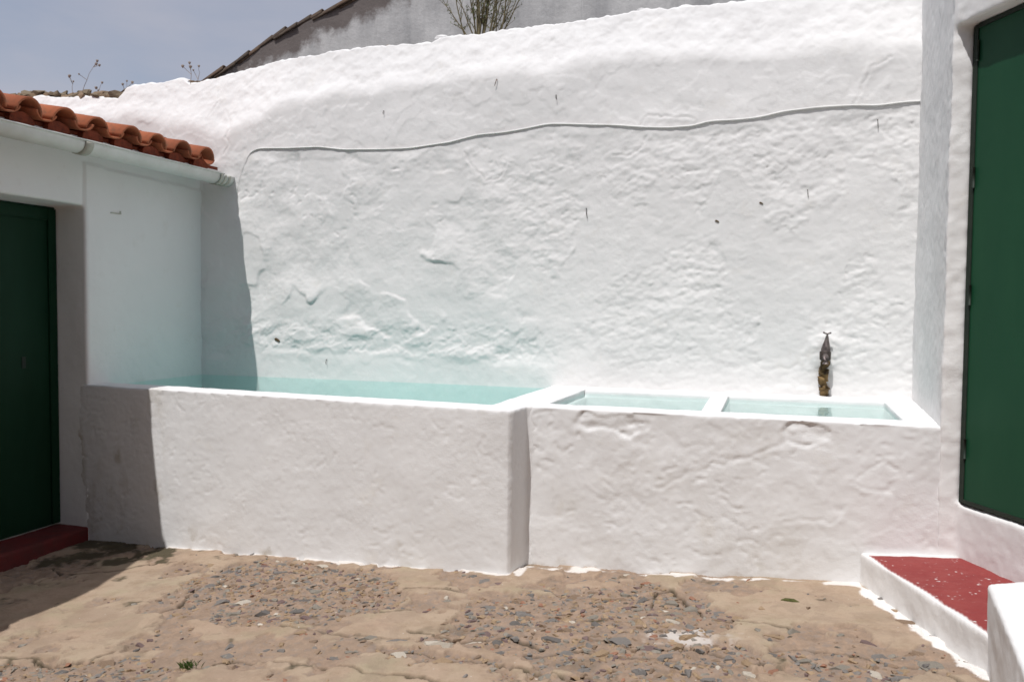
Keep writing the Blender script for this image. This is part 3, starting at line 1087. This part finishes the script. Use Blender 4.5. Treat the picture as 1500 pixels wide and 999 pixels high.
def barrel(r0, r1, L, th, up, seg=12):
    """half-round tapered tile along -X (up the slope) with its low end at the origin"""
    v, f = [], []
    for k in range(2):
        x, r = (-L * k, r0 + (r1 - r0) * k)
        for q in (r, r - th):
            for s in range(seg + 1):
                a = math.pi * (s / seg) * .96 + math.pi * .02
                v.append((x, q * math.cos(a), q * math.sin(a) * (1.04 if up else -.72)))
    n = seg + 1
    for s in range(seg):
        f.append([s, s + 1, 2 * n + s + 1, 2 * n + s])                       # outer
        f.append([n + s, 3 * n + s, 3 * n + s + 1, n + s + 1])               # inner
        f.append([s, n + s, n + s + 1, s + 1])                               # low end
        f.append([2 * n + s, 2 * n + s + 1, 3 * n + s + 1, 3 * n + s])       # high end
    f.append([0, 2 * n, 3 * n, n])
    f.append([n - 1, 2 * n - 1, 4 * n - 1, 3 * n - 1])
    me = mesh("tile", v, f, M['tile'])
    for p in me.polygons[:]:
        pass
    return me


cover = barrel(.104, .086, .50, .014, True)
pan = barrel(.082, .098, .50, .014, False)
rt_ = random.Random(9)
STEP = .2768
yk = [5.625 + .2 - .2 + STEP * (1 - k) for k in range(1, 12)]
for row in range(7):
    up = row * .42
    for k, y in enumerate(yk):
        if y < 2.7:
            continue
        for kind in ('cover', 'pan', 'end') if k == 0 else ('cover', 'pan'):
            if row > 3 and kind != 'cover':
                continue
            o = bpy.data.objects.new("tile", cover if kind == 'cover' else pan)
            yy = y + {'cover': 0, 'pan': -STEP / 2, 'end': STEP * .40}[kind] + rt_.gauss(0, .006)
            xo = rt_.gauss(0, .010) - (.07 if kind == 'end' else 0)
            o.location = (EX - up + xo, yy, EZ + up * PIT + (.018 if kind == 'cover' else .062) + row * .0)
            o.rotation_euler = (rt_.gauss(0, .03), math.atan(PIT) - .03 + rt_.gauss(0, .006), rt_.gauss(0, .02))
            put(o, roof)
# clay bedding that shows under each cover tile at the eave
for k, y in enumerate(yk):
    if y < 2.7:
        continue
    rb = random.Random(60 + k)
    v = []
    n = 9
    for x, s in ((EX - .055, 1.0), (EX - .20, .96)):
        for q in range(n):
            a = math.pi * q / (n - 1)
            hgt = (.040 + .012 * rb.random()) * math.sin(a) * s
            v.append((x + rb.uniform(-.006, .006), y + .088 * math.cos(a), EZ - .012 + .10 * PIT * 0 + hgt + (0 if x > EX - .1 else .03)))
        v.append((x, y - .09, EZ - .03))
        v.append((x, y + .09, EZ - .03))
    n += 2
    f = [list(range(n)), [n + q for q in range(n)][::-1]]
    for q in range(n):
        f.append([q, n + q, n + (q + 1) % n, (q + 1) % n])
    part("clay_bedding", mesh("clay_bedding", v, f, M['mortar'], False), roof)

# gutter
GCX, GCZ, GR = -4.425, 2.605, .072
gl = part("gutter", None, ob) if False else None


def gutter_strip(y0, y1, r, th, a0=-8, a1=188, seg=16, lip=True):
    prof = []
    for s in range(seg + 1):
        a = R(a0 + (a1 - a0) * s / seg)
        prof.append((GCX + r * math.cos(a), GCZ - r * math.sin(a) * .98))
    if lip:
        prof = [(GCX + r - .012, GCZ + .012), (GCX + r - .002, GCZ + .020), (GCX + r + .006, GCZ + .016), (GCX + r + .007, GCZ + .009)] + prof
    inner = [(x * .0 + GCX + (x - GCX) * (1 - th / r), z + (0 if z > GCZ else (GCZ - z) * th / r)) for x, z in prof]
    v, f = [], []
    n = len(prof)
    for y in (y0, y1):
        sag = -.006 * (1 - abs((y - 4.9) / 1.0)) if False else 0
        v += [(x, y, z + sag) for x, z in prof] + [(x, y, z + sag) for x, z in inner]
    for s in range(n - 1):
        f.append([s, s + 1, 2 * n + s + 1, 2 * n + s])
        f.append([n + s, 3 * n + s, 3 * n + s + 1, n + s + 1])
        f.append([s, n + s, n + s + 1, s + 1])
        f.append([2 * n + s, 2 * n + s + 1, 3 * n + s + 1, 3 * n + s])
    f.append([0, 2 * n, 3 * n, n])
    f.append([n - 1, 2 * n - 1, 4 * n - 1, 3 * n - 1])
    return v, f


v, f = gutter_strip(2.5, 5.82, GR, .004)
gutter = part("gutter", mesh("gutter", v, f, M['gutter']), ob)
for y0, y1 in ((4.37, 4.44), (5.77, 5.795), (5.82, 5.845), (5.87, 5.90)):
    v, f = gutter_strip(y0, y1, GR + .007, .006, -4, 184, 16, False)
    part("gutter_joint", mesh("gutter_joint", v, f, M['gutter_joint']), gutter)
v, f = gutter_strip(5.80, 5.965, GR + .003, .006, -4, 184, 16, False)
part("gutter_end", mesh("gutter_end", v, f, M['gutter']), gutter)
# small iron bracket on the pier wall
v, f = join(boxvf(FX - .01, FX + .022, 4.93, 5.03, 2.205, 2.212), boxvf(FX - .01, FX + .02, 5.02, 5.03, 2.212, 2.23))
part("iron_bracket", mesh("iron_bracket", v, f, M['gutter_joint'], False), ob)

# ------------------------------------------------------------------ house on the right with the green door
A27 = R(27.5)
DD = Vector((math.sin(A27), -math.cos(A27)))             # along the door, towards the yard
DNI = Vector((math.cos(A27), math.sin(A27)))             # into the house
Cc = Vector((.925, 4.615))                               # far edge of the door
Bb = Vector((.838, 4.62))
hs = thing("right_house", (1.3, 4.3, .1), "whitewashed house corner with a tall green metal door beside the basins", "house")


def hpt(s, n):
    p = Cc + DD * s + DNI * n
    return (p.x, p.y)


def house_disp(P, N):
    d = .008 * fbm(P, 1.6, 3, 151) + .002 * fbm(P, 6, 4, 152) + .003 * flakes(P, 4, 153, (-.2, .0, .2), .025) + .0018 * fbm(P, 24, 3, 154)
    edge = 1 - sstep(np.hypot(P[:, 0] - Bb.x, P[:, 1] - Bb.y), .03, .16)
    return d + edge * (.003 * fbm(P, 16, 3, 155) + .004 * flakes(P, 11, 156, (-.15, .1), .04))


H = [([(.84, 4.62), (.925, 4.615), (1.25, 5.0), (1.3, 6.0), (.905, 6.0)], -.2, [4.4] * 5),
     ([hpt(0, .0), hpt(.9, .0), hpt(.9, .35), hpt(0, .35)], -.2, .560),
     ([(.842, 4.62), (.842 + DD.x * 1.9, 4.62 + DD.y * 1.9), hpt(1.9, .4), hpt(-.1, .4)], 2.955, 4.4),
     ([hpt(0, .06), hpt(1.9, .06), hpt(1.9, .5), hpt(0, .5)], -.2, 4.3),
     ([(.842 + DD.x * .98, 4.62 + DD.y * .98), (.842 + DD.x * 1.9, 4.62 + DD.y * 1.9), hpt(1.9, .4), hpt(.9, .4)], -.2, 4.4)]
plaster("wall", H, .0145, house_disp, M['wash'], None, hs)


v, f = [], []
prism(v, f, [hpt(1.85, .1), (1.9, 1.6), (2.0, -1.9), (3.2, -1.9), (3.2, 3.4)], -.2, 4.2)  # unseen blocker added to close the yard and deepen the shade
part("unseen_side_blocker", mesh("unseen_side_blocker", v, f, M['wash_grey'], False), hs)


def slab(s0, s1, n0, n1, z0, z1):
    v, f = [], []
    prism(v, f, [hpt(s0, n0), hpt(s1, n0), hpt(s1, n1), hpt(s0, n1)], z0, z1)
    return v, f


v, f = slab(.012, .88, .012, .05, .588, 2.94)
rd = part("door", mesh("door", v, f, M['door_r'], False), hs, label="tall green painted metal door")
v, f = join(slab(.000, .030, .006, .048, .575, 2.945), slab(.031, .89, .0065, .048, .572, .592), slab(.031, .89, .0065, .048, 2.93, 2.952))
part("door_frame", mesh("door_frame", v, f, M['door_edge'], False), rd)
for z in (.85, 1.62, 2.2, 2.82):
    c = Cc + DD * .034 + DNI * .004
    v, f = tube([(c.x, c.y, z - .05), (c.x, c.y, z + .05)], .007, 8)
    part("hinge", mesh("hinge", v, f, M['door_edge']), rd)

# ------------------------------------------------------------------ doorstep and low parapet
ST = [(.475, 4.64), (.865, 3.55), (1.45, 3.55), (1.16, 4.25), (.97, 4.60), (.84, 4.66)]


def step_disp(P, N):
    return .006 * fbm(P, 2, 3, 161) + .004 * fbm(P, 9, 3, 162) + .002 * flakes(P, 6, 163)


stp = thing("doorstep", (.85, 4.0, .1), "low doorstep with red painted tread and white riser", "step")
plaster("step_block", [(ST, -.2, [.262, .262, .275, .295, .295, .285])], .0105, step_disp, M['red'], None, stp)
sb = stp.children[0].data
c = np.empty(len(sb.vertices) * 3)
n = np.empty(len(sb.vertices) * 3)
sb.vertices.foreach_get('co', c)
sb.vertices.foreach_get('normal', n)
c, n = c.reshape(-1, 3), n.reshape(-1, 3)
e0, e1 = Vector(ST[0]), Vector(ST[1])
d = (e1 - e0).normalized()
dist = (c[:, 0] - e0.x) * (-d.y) + (c[:, 1] - e0.y) * d.x
wob = .010 * fbm(c, 8, 4, 164)
bare = 1 - sstep(n[:, 2], .6, .8) * sstep(dist + wob, .012, .024) * (1 - sstep(c[:, 1] + wob, 4.588, 4.60))
at = sb.attributes.new('bare', 'FLOAT', 'POINT')
at.data.foreach_set('value', bare.astype(np.float32))


def par_disp(P, N):
    return .008 * fbm(P, 2.4, 3, 171) + .003 * fbm(P, 9, 4, 172) + .002 * flakes(P, 7, 173)


PB = [(.855, 3.665), (.755, 2.78), (1.5, 2.68), (1.6, 4.06)]
plaster("low_parapet", [(PB, -.2, [.45, .45, .46, .46])], .0105, par_disp, M['wash'], None, None,
        label="low white parapet block standing at the end of the red step", cat="parapet")

# ------------------------------------------------------------------ old house behind the wall
gb = thing("gabled_house", (-2, 9, 3), "old grey stained gable end rising behind the boundary wall", "house")
GYB = 7.5
rx = np.linspace(-6.4, 2.4, 150)


def roofline(x):
    return np.interp(x, [-6.4, -5.76, -5.5, -5.0, -4.52, -4.05, -1.9, 2.4], [3.66, 3.95, 4.05, 4.29, 4.46, 4.60, 5.30, 3.9])


gz_ = np.linspace(0, 1, 40)
GXg, GTg = np.meshgrid(rx, gz_)
xg = GXg.ravel()
zg = 1.5 + GTg.ravel() * (roofline(xg) - 1.5)
Pg = np.stack([xg, np.zeros_like(xg), zg], 1)
yg = GYB - .02 * fbm(Pg, 1.5, 4, 181) - .01 * flakes(Pg, 2, 182)
fg = grid_faces(40, 150)
me = mesh("gable_wall", np.stack([xg, yg, zg], 1), fg, M['gable'])
soot = 1 - sstep(roofline(xg) - zg + .22 * fbm(Pg, 2.2, 4, 183), .02, .46)
soot = soot * (xg < -3.4) + sstep(xg, -1.5, -.8) * .25 * (xg >= -3.4) * 0
at = me.attributes.new('soot', 'FLOAT', 'POINT')
at.data.foreach_set('value', soot.astype(np.float32))
part("gable_wall", me, gb)
v, f = [], []
pl = [(-6.4, 3.60), (-5.5, 4.0), (-4.05, 4.55), (-1.9, 5.25), (2.4, 3.85)]
for y in (GYB + .03, GYB + 5):
    v += [(a, y, b) for a, b in pl] + [(2.4, y, 1.5), (-6.4, y, 1.5)]
n = len(pl) + 2
f = [list(range(n)), [n + q for q in range(n)][::-1]] + [[q, n + q, n + (q + 1) % n, (q + 1) % n] for q in range(n)]
groof = part("roof", mesh("roof", v, f, M['old_tile'], False), gb)
vt = barrel(.055, .07, .30, .016, True)
vt.materials.clear()
vt.materials.append(M['old_tile'])
s = 0
xk = -6.3
while xk < -3.0:
    z = float(roofline(np.array([xk]))[0])
    sl = math.atan((float(roofline(np.array([xk + .2]))[0]) - z) / .2)
    o = bpy.data.objects.new("tile", vt)
    o.location = (xk, GYB + .05 + rt_.uniform(-.01, .01), z - .012 + rt_.uniform(-.018, .018))
    o.rotation_euler = (rt_.gauss(0, .04), -sl + .05, math.pi + rt_.gauss(0, .03))
    o.rotation_mode = 'XYZ'
    o.matrix_basis = Matrix.Translation(o.location) @ Matrix.Rotation(-sl - .04, 4, 'Y') @ Matrix.Rotation(math.pi + rt_.gauss(0, .03), 4, 'Z')
    put(o, groof)
    xk += .15 + rt_.uniform(-.03, .03)

# ------------------------------------------------------------------ shrub and dry weeds on the walls
rs = random.Random(21)
sh = thing("wall_shrub", (-2.25, 6.23, 3.64), "leggy green shrub with bare brown stems growing on top of the wall", "shrub")
sv, lv = [], []
for k in range(23):
    bx = -2.24 + rs.gauss(0, .075)
    lean = (bx + 2.24) * 3.2 + rs.gauss(0, .17) - .03
    ly = rs.gauss(0, .18)
    L = rs.uniform(.45, .95)
    p = Vector((bx, 6.23 + rs.gauss(0, .03), 3.62))
    d = Vector((lean, ly, 1)).normalized()
    pts = [p.copy()]
    n = 8
    for q in range(n):
        d = (d + Vector((rs.gauss(0, .07), rs.gauss(0, .07), .03))).normalized()
        p = p + d * L / n
        pts.append(p.copy())
    r = rs.uniform(.005, .0105)
    sv.append(tube(pts, [r * (1 - .75 * q / n) for q in range(n + 1)], 6))
    for q in range(2, n + 1):
        for _ in range(rs.randrange(1, 4)):
            dd = (d * .8 + Vector((rs.gauss(0, .5), rs.gauss(0, .5), rs.uniform(-.1, .4)))).normalized()
            e = pts[q] + dd * rs.uniform(.05, .16)
            sv.append(tube([pts[q], (pts[q] + e) / 2 + Vector((0, 0, .006)), e], [.0024, .002, .001], 4))
            for w in range(rs.randrange(2, 5)):
                c = pts[q].lerp(e, rs.uniform(.2, 1))
                a = Vector((rs.gauss(0, 1), rs.gauss(0, 1), rs.gauss(.6, 1))).normalized() * rs.uniform(.012, .03)
                b = a.cross(Vector((rs.gauss(0, 1), rs.gauss(0, 1), rs.gauss(0, 1)))).normalized() * rs.uniform(.003, .006)
                lv.append(([tuple(c - b * .3), tuple(c + a * .5 - b), tuple(c + a), tuple(c + a * .5 + b)], [[0, 1, 2, 3]]))
part("branches", mesh("branches", *join(*sv), M['bark']), sh)
part("foliage", mesh("foliage", *join(*lv), M['leaf'], False), sh)


def weed(x, z, h, lean, heads, lab, y=6.1):
    w = thing("dry_weed", (x, y, z), lab, "weed", "dry weeds on the wall top")
    r = random.Random(int(abs(x) * 1000))
    pts = [(x + lean * (k / 6) ** 1.3 + r.gauss(0, .004), y + r.gauss(0, .006), z - .03 + (h + .03) * k / 6) for k in range(7)]
    bits = [tube(pts, [.003 - .0003 * k for k in range(7)], 5)]
    hd = []
    tips = [pts[-1]]
    for k in range(heads):
        q = pts[r.randrange(2, 6)]
        e = (q[0] + r.uniform(-.06, .06), q[1] + r.uniform(-.05, .05), q[2] + r.uniform(.02, .08))
        bits.append(tube([q, e], [.0025, .002], 5))
        tips.append(e)
    for e in tips:
        rr_ = r.uniform(.008, .015)
        hd.append(tube([(e[0], e[1], e[2] - rr_), (e[0], e[1], e[2] - rr_ * .4), (e[0], e[1], e[2] + rr_ * .6), (e[0], e[1], e[2] + rr_)], [.003, rr_ * .7, rr_, .004], 6))
    part("stem", mesh("stem", *join(*bits), M['stalk']), w)
    for h1 in hd:
        part("seed_head", mesh("seed_head", *h1, M['stalk']), w)


weed(-6.13, 3.45, .30, .19, 3, "tallest dry weed leaning over the rubble above the tiled roof")
weed(-6.2, 3.46, .17, -.05, 2, "short dry weed beside the tall leaning one")
weed(-5.93, 3.45, .10, .05, 2, "tiny dry weed in the rubble above the tiled roof")
weed(-5.62, 3.42, .12, .03, 2, "small dry weed at the broken end of the rubble")
weed(-4.90, 3.48, .17, -.02, 2, "brown dry weed in the notch of the white wall top")
weed(-4.84, 3.48, .13, .03, 1, "short brown dry weed at the edge of the wall notch")


def tuft(x, y, nb, h, spread, lab):
    r = random.Random(int(abs(x) * 999))
    bits = []
    z = float(sample_field(Z, x, y))
    for k in range(nb):
        px, py = x + r.gauss(0, spread), y + r.gauss(0, spread * .6)
        a = r.uniform(0, 6.28)
        q = r.uniform(.2, .9) * h
        hh = h * r.uniform(.5, 1)
        w = .0025
        bits.append(([(px - w, py, z - .01), (px + w, py, z - .01), (px + q * .4 * math.cos(a) + w * .6, py + q * .4 * math.sin(a), z + hh * .6), (px + q * math.cos(a), py + q * math.sin(a), z + hh)], [[0, 1, 2], [0, 2, 3]]))
    part("grass_tuft", mesh("grass_tuft", *join(*bits), M['grass'], False), label=lab, cat="grass")


tuft(-2.44, 2.985, 45, .042, .026, "small green grass tuft in the long floor crack")
v, f = tube([(.08, 4.285, .080), (.10, 4.28, .084), (.14, 4.275, .085), (.175, 4.27, .080)], [.004, .012, .013, .004], 7)
part("moss_cushion", mesh("moss_cushion", v, f, M['moss']), label="small dark moss cushion on the cement in front of the basins", cat="moss")
